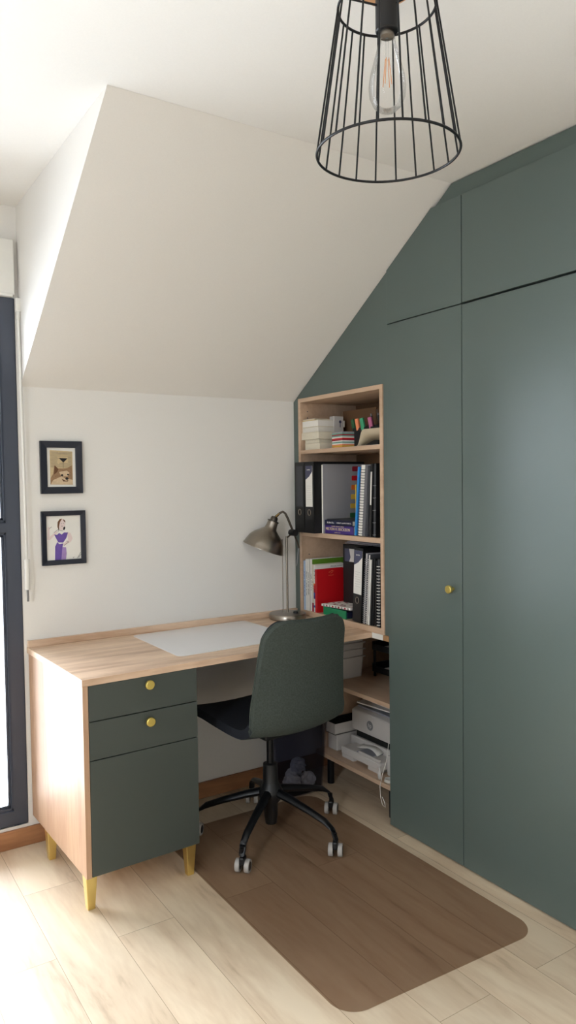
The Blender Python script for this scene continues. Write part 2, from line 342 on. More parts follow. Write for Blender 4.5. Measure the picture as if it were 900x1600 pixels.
tag(k, 'small round brass knob')

# infill panel around the bookshelf
pan = MB()
xa, xb = .006, .022
e = .0006
pan.prism([(-e, .7615), (-.046, .7615), (-.046, 1.757), (-.643, 1.757), (-.643, .7615), (Y0, .7615), (Y0, zs(Y0)+.001), (-e, ZK-.003)], 'x', xa, xb, M['green'])
tag(pan.build('infill_panel'), 'dark sage green panel filling the slope around the open bookshelf', 'panel')

# ------------------------------------------------------------ worktop and cabinet
wt = thing('desk_worktop', 'long light oak worktop running from the window to the bookshelf', 'desk top', (0, 0, 0))
MB().prism([(-1.2275, -.0005), (-1.206, -.606), (0, -.562), (.45, -.556), (.45, -.0005)], 'z', .738, .76, M['oakx']).build('top_board', wt, bevel=.001)
MB().box(-1.2255, .003, -.018, -.0008, .7602, .785, M['oakx']).build('upstand', wt, bevel=.001)
dc = thing('desk_cabinet', 'oak-sided drawer cabinet with dark green fronts and brass legs under the desk', 'cabinet', (-1.204, -.602, 0), math.radians(2.1))
mb = MB(); L_, D_ = .405, .585
mb.box(0, .018, .0, D_, .115, .7372, M['oakz']).box(L_-.018, L_-.001, .020, D_, .115, .7372, M['green'])
mb.box(.018, L_-.018, .020, D_, .115, .133, M['oakx']).box(.018, L_-.018, D_-.01, D_, .133, .7372, M['oakx']).box(.018, L_-.018, .020, D_-.01, .71, .7372, M['oakx'])
mb.box(.0185, L_-.0185, .0195, .0215, .133, .71, M['dark'])
mb.build('body', dc, bevel=.0006)
def front(name, z0, z1, kz):
    f = MB().box(.0195, L_+.001, -.0, .0185, z0, z1, M['greend'], .0008).build(name, dc)
    if kz:
        kk = MB().lathe([(0, 0), (.006, 0), (.006, .012), (.0135, .014), (.0155, .016), (.0155, .024), (.0135, .026), (0, .026)], M['brassk'], 28, X=T(.222, -.0, kz)@Rx(PI/2)).build('knob', f, smooth=True)
        tag(kk, 'small round brass knob')
front('drawer', .6215, .7365, .712); front('drawer', .4955, .6185, .588); front('door', .117, .4925, 0)
for (lx, ly) in ((.022, .035), (.382, .035), (.022, .435), (.385, .435)):
    w, b_ = .019, .012
    vs = [(lx-w, ly-w, .115), (lx+w, ly-w, .115), (lx+w, ly+w, .115), (lx-w, ly+w, .115), (lx-b_, ly-b_, 0), (lx+b_, ly-b_, 0), (lx+b_, ly+b_, 0), (lx-b_, ly+b_, 0)]
    tag(MB().add(vs, [(0, 1, 2, 3), (7, 6, 5, 4), (0, 4, 5, 1), (1, 5, 6, 2), (2, 6, 7, 3), (3, 7, 4, 0)], M['brass']).build('leg', dc, bevel=.002), 'shiny brass tapered leg')
# desk mat
mb = MB()
def rounded(pts, r, n=8):
    out = []; N = len(pts)
    for i in range(N):
        p, a, b = Vector(pts[i]), Vector(pts[i-1]), Vector(pts[(i+1) % N])
        u = (a-p).normalized(); v = (b-p).normalized(); th = u.angle(v); dd = r/math.tan(th/2); c = p+(u+v).normalized()*(r/math.sin(th/2))
        s0 = p+u*dd-c; s1 = p+v*dd-c; a0 = math.atan2(s0.y, s0.x); a1 = math.atan2(s1.y, s1.x); da = (a1-a0+PI) % (2*PI)-PI
        for k in range(n+1): t_ = a0+da*k/n; out.append((c.x+r*math.cos(t_), c.y+r*math.sin(t_)))
    return out
mb.prism(rounded([(-.822, -.495), (-.29, -.475), (-.29, -.025), (-.822, -.04)], .025), 'z', .7602, .7616, M['dmat'])
tag(mb.build('desk_mat'), 'translucent white desk mat lying on the oak worktop', 'desk mat')
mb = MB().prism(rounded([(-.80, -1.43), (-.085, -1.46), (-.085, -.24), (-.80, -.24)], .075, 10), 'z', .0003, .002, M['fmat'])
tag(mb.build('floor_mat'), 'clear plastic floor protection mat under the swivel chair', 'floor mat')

# ------------------------------------------------------------ bookshelf
bs = thing('bookshelf', 'open light wood bookshelf set in the green panel above the worktop', 'bookshelf', (0, 0, 0))
BD = .33
SH = [(.7608, .785), (1.127, 1.147), (1.5035, 1.521), (1.739, 1.757)]
MB().box(0, BD, -.064, -.0462, .785, 1.739, M['beech'], .0006).build('side_panel', bs)
MB().box(0, BD, -.6428, -.625, .785, 1.739, M['beech'], .0006).build('side_panel', bs)
MB().box(0, BD, -.6428, -.0462, *SH[0], M['beech'], .0006).build('bottom_panel', bs)
MB().box(0, BD, -.6428, -.0462, *SH[3], M['beech'], .0006).build('top_panel', bs)
for i in (1, 2): MB().box(.001, BD-.006, -.625, -.064, *SH[i], M['beech'], .0006).build('shelf', bs)
tag(MB().box(BD-.006, BD, -.625, -.064, .785, 1.739, M['kraft']).build('back_panel', bs), 'brown back panel')
mb = MB()
for z in (.95, .98, 1.01, 1.04, 1.24, 1.27, 1.3, 1.4, 1.64, 1.67, 1.70):
    MB().tube([(.04, -.0643, z), (.04, -.0652, z)], .003, M['tgrey'], 8).build('shelf_pin_hole', bs)
MB().box(.001, BD, -.635, -.566, .7385, .7603, M['white']).build('support_batten', bs)
MB().box(.001, BD, -.67, -.6352, .7385, .7603, M['oakedge']).build('support_batten', bs)

# ------------------------------------------------------------ under-desk shelving
us = thing('under_desk_shelf', 'low wooden shelf unit on black legs below the bookshelf', 'shelf unit', (0, 0, 0))
MB().box(.006, .5, -.669, -.150, .137, .155, M['beech'], .0006).build('shelf', us)
MB().box(.012, .5, -.669, -.150, .467, .485, M['beech'], .0006).build('shelf', us)
MB().box(.05, .5, -.150, -.134, .137, .737, M['beech'], .0006).build('side_panel', us)
MB().box(.5, .51, -.669, -.134, .137, .737, M['kraft']).build('back_panel', us)
for (x, y) in ((.06, -.19), (.06, -.62), (.44, -.19), (.44, -.62)):
    tag(MB().tube([(x, y, 0), (x, y, .137)], .016, M['blackm'], 16).build('leg', us, smooth=True), 'black metal leg')

# ------------------------------------------------------------ swivel chair
ch = thing('swivel_chair', 'grey-green fabric swivel chair with dark seat and black star base', 'chair', (-.433, -.469, 0), math.radians(4))
PR = [(.262, .425), (.258, .447), (.235, .462), (.15, .470), (.03, .462), (-.08, .455), (-.15, .460), (-.198, .482), (-.222, .525), (-.230, .59), (-.236, .67), (-.247, .76), (-.262, .84), (-.272, .885)]
HW = [.215, .218, .222, .226, .226, .222, .216, .212, .210, .205, .196, .188, .182, .178]
acc = [0]
for i in range(1, len(PR)): acc.append(acc[-1]+math.dist(PR[i], PR[i-1]))
TL = acc[-1]
def cr1(p0, p1, p2, p3, t): return .5*((2*p1)+(-p0+p2)*t+(2*p0-5*p1+4*p2-p3)*t*t+(-p0+3*p1-3*p2+p3)*t**3)
def prof_at(s):
    s = max(0, min(TL, s)); i = 0
    while i < len(acc)-2 and acc[i+1] < s: i += 1
    t = (s-acc[i])/(acc[i+1]-acc[i]); q = [max(0, min(len(PR)-1, j)) for j in (i-1, i, i+1, i+2)]
    return (cr1(*[PR[j][0] for j in q], t), cr1(*[PR[j][1] for j in q], t), cr1(*[HW[j] for j in q], t))
def shell_pt(u, s, off):
    y, z, w = prof_at(s); y2, z2, _ = prof_at(s+.004); y1, z1, _ = prof_at(s-.004)
    d = Vector((y2-y1, z2-z1)).normalized(); nrm = Vector((-d.y, d.x))   # left normal
    if nrm.dot(Vector((.1, .1))) < 0 and s > .25: nrm = -nrm
    nrm = Vector((-d.y, d.x)) if False else Vector((d.y, -d.x))
    for (e_, rc) in ((s, .10), (TL-s, .085)):
        if e_ < rc: w = w-rc+math.sqrt(max(0, rc*rc-(rc-max(e_, 0))**2))
    back = max(0, min(1, (s-.42)/.15)); bend = (.012*(1-back)+.042*back)*(u*w/.2)**2
    x = u*w
    off2 = off+bend
    return Vector((x, y+nrm.x*off2, z+nrm.y*off2))
# orientation check: normal must point to the sitter's side (up on the seat)
def shell(name, s0, s1, o0, o1, m, inset=0, nu=22, nv=40):
    mb = MB(); vs = []
    for o_ in (o0, o1):
        for j in range(nv+1):
            # cluster samples near the ends so the corners stay round
            t_ = j/nv; t_ = .5-.5*math.cos(PI*t_); s_ = s0+(s1-s0)*t_
            for i in range(nu+1):
                u = math.sin((i/nu-.5)*PI)*(1-inset)
                vs.append(shell_pt(u, s_, o_))
    K = (nu+1)*(nv+1); fs = []
    for b0 in (0, K):
        for j in range(nv):
            for i in range(nu): a = b0+j*(nu+1)+i; fs.append((a, a+1, a+nu+2, a+nu+1))
    for j in range(nv):
        for i in (0, nu): a = j*(nu+1)+i; fs.append((a, a+nu+1, a+nu+1+K, a+K))
    for i in range(nu):
        for j in (0, nv): a = j*(nu+1)+i; fs.append((a, a+1, a+1+K, a+K))
    mb.add(vs, fs, m); o = mb.build(name, ch, smooth=True)
    bv = o.modifiers.new('bevel', 'BEVEL'); bv.width = .004; bv.segments = 2; bv.limit_method = 'ANGLE'; bv.angle_limit = math.radians(50)
    return o
nsign = 1
tag(shell('seat', 0.0, .50, nsign*-.012, nsign*.022, M['navy']), 'dark navy fabric seat')
shell('backrest', .47, TL, nsign*-.016, nsign*.006, M['fabric'])
tag(shell('backrest_pad', .44, TL-.008, nsign*.006, nsign*.022, M['navy'], inset=.03), 'dark navy inner padding')
path = [shell_pt(-1, .5+(TL-.5)*i/30, nsign*.006) for i in range(31)]+[shell_pt(-1+2*i/14, TL, nsign*.006) for i in range(1, 14)]+[shell_pt(1, TL-(TL-.5)*i/30, nsign*.006) for i in range(31)]
pp_ = [path[0]]
for p in path[1:]:
    if (p-pp_[-1]).length > .004: pp_.append(p)
MB().tube(pp_, .0035, M['fabric'], 6).build('piping', ch, smooth='all')
MB().box(-.09, .09, -.10, .11, .415, .438, M['black'], .006).build('seat_mechanism', ch)
MB().tube([(0, 0, .25), (0, 0, .42)], .014, M['blackm'], 20).build('gas_column', ch, smooth=True)
MB().lathe([(0, .05), (.022, .05), (.026, .08), (.028, .13), (.045, .15), (.048, .18), (.036, .2), (.030, .215), (.028, .285), (.0, .29)], M['black'], 28).build('hub', ch, smooth=True)
base_angles = [math.radians(a-4) for a in (-69.6+72*i for i in range(5))]
for a in base_angles:
    X = Rz(a); lg = MB()
    secs = [(.02, .178, .020, .018), (.1, .163, .017, .015), (.19, .140, .015, .013), (.255, .120, .014, .012), (.288, .100, .013, .011), (.300, .068, .012, .012)]
    vs = []; n = 10
    for (r, z, w, h) in secs:
        for j in range(n): t_ = 2*PI*j/n; vs.append((r+(0 if r < .28 else -math.sin(t_)*h*.8), math.cos(t_)*w, z+math.sin(t_)*h*(1 if r < .29 else .35)))
    fs = [(i*n+j, i*n+(j+1) % n, (i+1)*n+(j+1) % n, (i+1)*n+j) for i in range(5) for j in range(n)]+[tuple(range(n))[::-1], tuple(5*n+j for j in range(n))]
    o = lg.add(vs, fs, M['blackm'], X).build('base_leg', ch, smooth=True)
    cz = T(*(Rz(a)@Vector((.298, 0, 0))))@Rz(math.radians(-126.8)+random.uniform(-.3, .3))
    cs = MB().tube([(0, 0, .045), (0, 0, .09)], .007, M['blackm']).box(-.022, .014, -.010, .010, .03, .06, M['black'], .006).build('caster', ch)
    cs.matrix_basis = cz
    for sgn in (-1, 1):
        X = T(-.008, sgn*.0175, .0237)@Rx(PI/2)
        wv = MB().lathe([(0, -.009), (.014, -.009), (.016, -.007), (.016, .007), (.014, .009), (0, .009)], M['black'], 20, X=X)
        wv.lathe([(.0155, -.0085), (.0225, -.0082), (.0235, -.005), (.0235, .005), (.0225, .0082), (.0155, .0085)], M['caster'], 28, X=X, closed=True)
        wv.build('wheel', cs, smooth=True)

# ------------------------------------------------------------ desk lamp
dl = thing('desk_lamp', 'brushed nickel desk lamp with bell shade on round base', 'lamp', (-.105, -.098, .7602))
MB().lathe([(0, 0), (.080, 0), (.084, .004), (.084, .022), (.081, .026), (.02, .029), (0, .029)], M['nickel'], 56).build('base', dl, smooth=True)
tag(MB().lathe([(0, 0), (.011, 0), (.010, .008), (0, .009)], M['black'], 20, X=T(.02, -.035, .027)).build('switch', dl, smooth=True), 'small black switch')
MB().tube([(0, .0, .026), (0, 0, .372)], .0052, M['nickel'], 14).tube([(-.017, .010, .027), (-.017, .010, .36)], .0022, M['nickel'], 10).build('pole', dl, smooth=True)
sx, sy = -.84, .54   # towards the left
tilt = math.radians(21)
axis = Vector((sx*math.sin(tilt), sy*math.sin(tilt), -math.cos(tilt)))   # from neck to rim
neck = Vector((-.06, .015, .442)); 
q = Vector((0, 0, -1)).rotation_difference(axis).to_matrix().to_4x4()
XS = T(*neck)@q
pr = [(.021, .0), (.023, -.002), (.0245, -.02), (.028, -.036), (.044, -.050), (.064, -.066), (.080, -.088), (.089, -.112), (.0925, -.124), (.095, -.128), (.095, -.130), (.092, -.129)]
inner = [(r-.0012, z) for r, z in reversed(pr[1:-2])]
MB().lathe([(0, 0.0)]+pr+inner+[(0, -.02)], M['nickel'], 64, X=XS).build('lamp_shade', dl, smooth=True)
MB().lathe([(0, .022), (.012, .022), (.016, .016), (.017, .004), (.026, .002), (.026, -.002), (0, -.002)], M['nickeld'], 28, X=XS).build('shade_cap', dl, smooth=True)
pk = XS@Vector((0, 0, .018))
coil_pts = [pk+Vector((.004+.016*k/48, -.004-.004*k/48, .002+.012*k/48))+Vector((.004*math.cos(k*.8), .006*math.sin(k*.8), .007*math.cos(k*.8+1.2))) for k in range(49)]
MB().tube(coil_pts, .0020, M['gold'], 7).build('spring', dl, smooth=True)
MB().tube([(.026, -.018, .388), (.010, -.017, .425), (-.002, -.014, .455), (-.012, -.010, .476), (-.022, -.006, .484), (-.034, .0, .478), tuple(pk)], .0052, M['nickeld'], 10).tube([(.0, -.002, .366), (.026, -.018, .388), (.044, -.02, .345), (.052, -.02, .318)], .0045, M['nickeld'], 10).build('arm', dl, smooth=True)
MB().tube([(.026, -.034, .388), (.026, .004, .388)], .015, M['black'], 20).build('joint_knob', dl, smooth=True)
MB().tube([(.052, -.02, .32), (.050, -.016, .29), (.047, -.012, .25), (.045, -.008, .235)], .0028, M['mgrey'], 8).build('cable', dl, smooth=True)

# ------------------------------------------------------------ picture frames
def picture(name, label, x0, x1, z0, z1, bw, matw):
    t_ = thing(name, label, 'picture', ((x0+x1)/2, -.0008, z0))
    w, h = x1-x0, z1-z0; mb = MB(); X0 = -w/2; X1 = w/2
    out = [(X0, 0), (X1, 0), (X1, h), (X0, h)]; inn = [(X0+bw, bw), (X1-bw, bw), (X1-bw, h-bw), (X0+bw, h-bw)]
    ya, yb, yc = 0, -.016, -.013
    vs = [(p[0], ya, p[1]) for p in out]+[(p[0], yb, p[1]) for p in out]+[(p[0], yc, p[1]) for p in inn]+[(p[0], ya, p[1]) for p in inn]
    fs = []
    for i in range(4):
        j = (i+1) % 4
        fs += [(i, j, 4+j, 4+i), (4+i, 4+j, 8+j, 8+i), (8+i, 8+j, 12+j, 12+i), (12+i, 12+j, j, i)]
    mb.add(vs, fs, M['frameb']).build('frame', t_, bevel=.0012)
    MB().box(X0+bw, X1-bw, -.006, -.001, bw, h-bw, M['paper']).build('mount', t_)
    return t_, w, h
def poly(mb, pts, m, f, d=.0066):
    v = [(f(p)[0], -d, f(p)[1]) for p in pts]; mb.add(v, [tuple(range(len(v)))], m)
def line(mb, pts, r, m, f, d=.0068):
    P = [Vector((f(p)[0], 0, f(p)[1])) for p in pts]
    for a, b in zip(P, P[1:]):
        n_ = (b-a).normalized(); s_ = Vector((-n_.z, 0, n_.x))*r; y = Vector((0, -d, 0))
        mb.add([a-s_+y, b-s_+y, b+s_+y, a+s_+y], [(0, 1, 2, 3)], m)
p1, w, h = picture('picture_frame', 'upper black frame holding a fox-like dog print with cocktail glass', -1.162, -1.0, 1.343, 1.546, .026, 0)
f1 = lambda p: ((p[0]-150)/462*w-w/2, h-(p[1]-125)/588*h)
mb = MB(); poly(mb, [(258, 225), (508, 240), (506, 616), (258, 610)], M['sepia'], f1, .0062)
pr1 = mb.build('print', p1)
mb = MB()
poly(mb, [(258, 610), (262, 540), (290, 490), (305, 395), (345, 430), (400, 432), (450, 425), (500, 395), (506, 616)], M['fox'], f1, .0064)
poly(mb, [(300, 500), (310, 395), (350, 440), (335, 470)], M['foxd'], f1, .0065)
poly(mb, [(290, 560), (380, 520), (420, 540), (505, 560), (505, 614), (262, 608)], M['foxl'], f1, .0065)
poly(mb, [(355, 470), (440, 455), (470, 480), (450, 520), (380, 520)], M['foxl'], f1, .0065)
poly(mb, [(380, 545), (430, 570), (455, 560), (452, 578), (400, 578)], M['foxd'], f1, .0067)
for (cx, cy, r) in ((388, 507, 14), (453, 500, 10), (440, 545, 18)): poly(mb, [(cx+r*math.cos(2*PI*i/14), cy+r*.85*math.sin(2*PI*i/14)) for i in range(14)], M['tblack'], f1, .0068)
poly(mb, [(355, 313), (452, 318), (405, 365)], M['tblack'], f1, .0067); line(mb, [(404, 360), (402, 430)], .0006, M['tblack'], f1)
mb.build('dog_drawing', pr1)
mb = MB()
for i in range(13):
    y = 245+i*14
    line(mb, [(265, y), (330+random.random()*60, y+3)], .0006, M['tgrey'], f1, .0063)
    if i < 4 or i > 8: line(mb, [(360, y+2), (500, y+6)], .0006, M['tgrey'], f1, .0063)
    else: line(mb, [(455, y+4), (500, y+6)], .0006, M['tgrey'], f1, .0063)
mb.build('printed_text', pr1)
p2, w2, h2 = picture('picture_frame', 'lower black frame holding a sketch of a woman in purple dress', -1.164, -.993, 1.067, 1.276, .019, 0)
f2 = lambda p: ((p[0]-158)/486*w2-w2/2, h2-(p[1]-885)/600*h2)
mb = MB()
poly(mb, [(345, 1000), (375, 972), (410, 978), (425, 1010), (420, 1060), (395, 1100), (365, 1100), (350, 1050)], M['skin'], f2, .0062)
poly(mb, [(222, 1200), (232, 1060), (250, 1060), (248, 1170), (320, 1110), (340, 1120), (250, 1205)], M['skin'], f2, .0062)
poly(mb, [(440, 1120), (480, 1140), (500, 1200), (480, 1235), (400, 1280), (395, 1255), (450, 1210)], M['skin'], f2, .0062)
poly(mb, [(335, 1060), (338, 1010), (360, 978), (388, 972), (365, 1010), (352, 1060), (356, 1100), (345, 1095)], M['foxd'], f2)
poly(mb, [(395, 978), (418, 990), (426, 1015), (408, 1005)], M['foxd'], f2); poly(mb, [(400, 1070), (418, 1060), (422, 1080), (408, 1104), (398, 1095)], M['tblack'], f2)
poly(mb, [(298, 1145), (330, 1150), (352, 1130), (380, 1150), (405, 1128), (450, 1130), (430, 1190), (395, 1240), (340, 1235), (318, 1190)], M['violet'], f2)
poly(mb, [(305, 1280), (330, 1230), (350, 1255), (395, 1250), (385, 1290), (370, 1434), (300, 1434)], M['violet'], f2)
poly(mb, [(385, 1290), (425, 1295), (430, 1360), (420, 1434), (350, 1436), (358, 1330)], M['lilac'], f2, .0064)
for L in ([(245, 1080), (272, 1058)], [(295, 1125), (350, 1085), (340, 1120)], [(352, 1100), (395, 1110)], [(400, 1275), (455, 1235), (430, 1225)], [(545, 1425), (570, 1390), (585, 1360)], [(560, 1420), (592, 1380)], [(500, 1420), (512, 1405)], [(375, 1025), (385, 1028)], [(398, 1025), (408, 1022)], [(378, 1050), (385, 1060), (395, 1052)]): line(mb, L, .0007, M['tgrey'], f2)
mb.build('sketch_of_woman', p2)

# ------------------------------------------------------------ pendant lamp
hd = Vector((.6525873, .7577136)); base = Vector((-1.9192, -2.9167))+hd*1.585
pl = thing('pendant_lamp', 'black wire cage ceiling lamp with clear bulb and wooden cap', 'ceiling lamp', (base.x, base.y, H))
MB().lathe([(0, -.035), (.053, -.035), (.056, -.032), (.056, 0), (0, 0)], M['capwood'], 48).build('ceiling_cap', pl, smooth=True)
MB().tube([(0, 0, -.034), (0, 0, -.062)], .006, M['black']).lathe([(0, -.05), (.02, -.05), (.0235, -.054), (.0235, -.116), (.0215, -.118), (0, -.118)], M['black'], 32).build('socket', pl, smooth=True)
zt_, zb_, rt, rb = -.068, -.362, .100, .147
for (z, r, n_) in ((zt_, rt, 60), (zb_, rb, 80)): MB().tube([(r*math.cos(2*PI*i/n_), r*math.sin(2*PI*i/n_), z) for i in range(n_)], .0028, M['blackm'], 8, closed=True).build('cage_ring', pl, smooth='all')
for i in range(20):
    a = 2*PI*(i+.35)/20
    MB().tube([(rt*math.cos(a), rt*math.sin(a), zt_), (rb*math.cos(a), rb*math.sin(a), zb_)], .0020, M['blackm'], 6).build('cage_wire', pl)
for i in range(3):
    a = math.radians(49+180+58+120*i)
    MB().tube([(.02*math.cos(a), .02*math.sin(a), zt_), (rt*math.cos(a), rt*math.sin(a), zt_)], .0022, M['blackm'], 6).build('cage_spoke', pl)
bl = MB().lathe([(.014, -.112), (.016, -.128), (.019, -.145), (.0275, -.175), (.0355, -.205), (.0385, -.228), (.037, -.248), (.029, -.266), (.016, -.277), (0, -.280)], M['bulbg'], 40).build('light_bulb', pl, smooth='all')
tag(MB().lathe([(0, -.11), (.0145, -.11), (.0145, -.128), (0, -.13)], M['nickel'], 24).build('bulb_cap', bl, smooth=True), 'silver bulb cap')
fl = MB().tube([(0, 0, -.13), (0, 0, -.175)], .003, M['bulbg'], 8)
for i in range(4):
    a = i*PI/2+.4; fl.tube([(.004*math.cos(a), .004*math.sin(a), -.17), (.010*math.cos(a), .010*math.sin(a), -.225)], .0008, M['filament'], 5)
fl.build('filament', bl)

# ------------------------------------------------------------ shelf contents
def bx(m, x0, x1, y0, y1, z0, z1, bev=.001, X=None): return MB().box(x0, x1, y0, y1, z0, z1, m, bev, X)
def book(name, label, cat, loc, dx, dy, dz, cover, pages, spine='x', rot=(0, 0, 0), group=None, ct=.0016):
    """loc = front(-x) right(-y) bottom corner. spine='x': cover wraps, spine faces -x; pages shown on other sides; spine='flat' lying with spine to -x; 'out' pages face -x"""
    t_ = thing(name, label, cat, loc, 0, group); t_.rotation_euler = rot
    if spine == 'x':      # standing, spine toward the room
        MB().box(0, dx, 0, ct, 0, dz, cover, .0003).box(0, dx, dy-ct, dy, 0, dz, cover, .0003).box(0, ct, 0, dy, 0, dz, cover, .0003).build('cover', t_)
        MB().box(ct, dx-.003, ct, dy-ct, .002, dz-.002, pages).build('pages', t_)
    elif spine == 'flat': # lying, spine toward the room
        MB().box(0, dx, 0, dy, 0, ct, cover, .0003).box(0, dx, 0, dy, dz-ct, dz, cover, .0003).box(0, ct, 0, dy, 0, dz, cover, .0003).build('cover', t_)
        MB().box(ct, dx-.003, .002, dy-.002, ct, dz-ct, pages).build('pages', t_)
    else:                 # lying, page edges toward the room
        MB().box(0, dx, 0, dy, 0, ct, cover, .0003).box(0, dx, 0, dy, dz-ct, dz, cover, .0003).box(dx-ct, dx, 0, dy, 0, dz, cover, .0003).build('cover', t_)
        MB().box(.001, dx-ct, .001, dy-.001, ct, dz-ct, pages).build('pages', t_)
    return t_
FX = Matrix(((0, 0, -1, 0), (-1, 0, 0, 0), (0, 1, 0, 0), (0, 0, 0, 1)))      # text on a face looking to -x (reads along -y)
def face_x(x, y, z, roll=0): return T(x, y, z)@FX@Rz(roll)
def face_y(x, y, z, roll=0): return T(x, y, z)@Rx(PI/2)@Rz(roll)
# top shelf: a pile of paperbacks, page edges out
ZT_ = 1.5212
pile = [(-.196, .118, .030, .015, .19, 'cream', 'thick paperback with ragged cream page edges, bottom of the pile on the top shelf'),
        (-.190, .112, .016, .016, .18, 'cream', 'thin curling paperback just above the bottom one of the top shelf pile'),
        (-.200, .140, .032, .006, .13, 'cream', 'widest yellowed paperback sticking out from the middle of the top shelf pile'),
        (-.192, .128, .024, .010, .14, 'pagew', 'cream paperback under the whitest one in the top shelf pile'),
        (-.190, .126, .030, .010, .15, 'paper', 'whitest thick paperback near the top of the top shelf pile')]
z = ZT_
for i, (y0, dy, dz, x, dx, pg, lb) in enumerate(pile):
    book('paperback', lb, 'book', (x, y0, z), dx, dy, dz-.0006, M['cream'], M[pg], 'out', group='paperbacks piled on the top shelf'); z += dz
nb = thing('notepad', 'thin yellow notepad lying on top of the paperback pile', 'notepad', (.012, -.158, z))
bx(M['yellow'], 0, .15, 0, .095, 0, .002, .0004).build('cover', nb); bx(M['cream'], .002, .148, .001, .093, .002, .0075, .0004).build('pages', nb)
# white card box behind
wb = thing('card_box', 'narrow pale grey box with dark round mark beside the paperback pile', 'box', (.098, -.192, ZT_))
bx(M['offwhite'], 0, .052, 0, .035, 0, .150, .001).build('box_body', wb)
tag(MB().lathe([(0, 0), (.007, 0), (.007, .0005), (0, .0005)], M['slate'], 20, X=T(.034, -.0002, .125)@Rx(PI/2)).box(.032, .036, -.0006, .0002, .100, .12, M['slate']).build('printed_mark', wb), 'dark printed mark')
# memo cube striped
mc = thing('memo_cube', 'block of coloured memo paper in red, teal, white and yellow layers', 'memo block', (.035, -.335, ZT_), math.radians(-6))
cols = ['orange', 'yellow', 'peach', 'paper', 'teal', 'paper', 'dred', 'red', 'paper', 'teal', 'dred', 'teal', 'greyp']
z = 0
for c_ in cols:
    tag(MB().box(0, .088, 0, .088, z, z+.0054, M[c_]).build('paper_layer', mc), {'orange': 'orange', 'yellow': 'yellow', 'peach': 'peach', 'paper': 'white', 'teal': 'teal', 'dred': 'crimson', 'red': 'red', 'greyp': 'grey'}[c_]+' paper layer'); z += .0054
# brown folder standing behind
bf = thing('brown_folder', 'brown cardboard folder standing at the back of the top shelf', 'folder', (.195, -.37, ZT_), 0)
bx(M['kraft'], 0, .004, 0, .24, 0, .18, .0008).build('front_flap', bf); bx(M['kraft'], .010, .014, 0, .24, 0, .176, .0008).build('back_flap', bf); bx(M['paper'], .0045, .0095, .003, .237, .001, .17).build('papers', bf)
# pen organiser and pens
po = thing('pen_organiser', 'black desk organiser full of pens at the right of the top shelf', 'pen holder', (.095, -.505, ZT_))
mb = MB(); mb.box(0, .08, 0, .175, 0, .004, M['black']).box(0, .003, 0, .175, .004, .085, M['black']).box(.077, .08, 0, .175, .004, .10, M['black']).box(.003, .077, 0, .003, .004, .095, M['black']).box(.003, .077, .172, .175, .004, .095, M['black'])
mb.build('tray', po); MB().box(.004, .076, .082, .084, .0042, .08, M['black']).build('divider', po)
caps = [('g', .012, .158, 'dgreen', 'dark green'), ('o', .012, .128, 'peach', 'peach orange'), ('m', .012, .094, 'mint', 'mint green'), ('p', .015, .042, 'pink', 'dusty pink'), ('d', .045, .065, 'dgrey', 'dark grey'), ('d2', .05, .025, 'black', 'black')]
for i, (_, x, y, m_, cl) in enumerate(caps):
    hl = thing('highlighter' if i < 4 else 'pen', cl+(' capped highlighter' if i < 4 else ' pen')+' standing in the black organiser on the top shelf', 'highlighter' if i < 4 else 'pen', (.095+x, -.505+y, ZT_+.0045), 0, 'pens in the black organiser')
    hl.rotation_euler = (math.radians(-9), math.radians(-4), .1*i)
    if i < 4:
        bx(M[m_], -.006, .006, -.009, .009, .07, .122, .002).build('cap', hl); bx(M['dgrey'], -.005, .005, -.008, .008, 0.002, .07, .002).build('barrel', hl)
    else:
        MB().tube([(0, 0, 0.002), (0, 0, .13)], .0045, M[m_]).build('barrel', hl); MB().tube([(0, 0, .13), (0, 0, .14)], .003, M['mgrey']).build('push_button', hl)
# curled beige paper sheet
mb = MB(); vs = []; n = 16
for j in range(n+1):
    y = -.41-.205*j/n; q_ = min(1, max(0, (j/n-.12)/.36)); tt = q_*q_*(3-2*q_); zz = ZT_+.0015+.066*tt
    zf = zz*1
    for x in (.012+.02*(1-tt), .055+.02*tt): vs.append((x, y, zf if x < .04 else ZT_+.001+(zz-ZT_)*.35))
fs = [(2*j, 2*j+1, 2*j+3, 2*j+2) for j in range(n)]
cp = mb.add(vs, fs, M['beigep']).build('curled_paper', None, smooth='all'); tag(cp, 'curled beige sheet of paper drooping at the front of the top shelf', 'paper sheet')
sm = cp.modifiers.new('solid', 'SOLIDIFY'); sm.thickness = .0006
tag(bx(M['paper'], .008, .15, -.61, -.25, ZT_-.0002+.0004, ZT_+.001, 0).build('loose_sheet'), 'flat white sheet lying under the memo block on the top shelf', 'paper sheet').location.z = -.0003

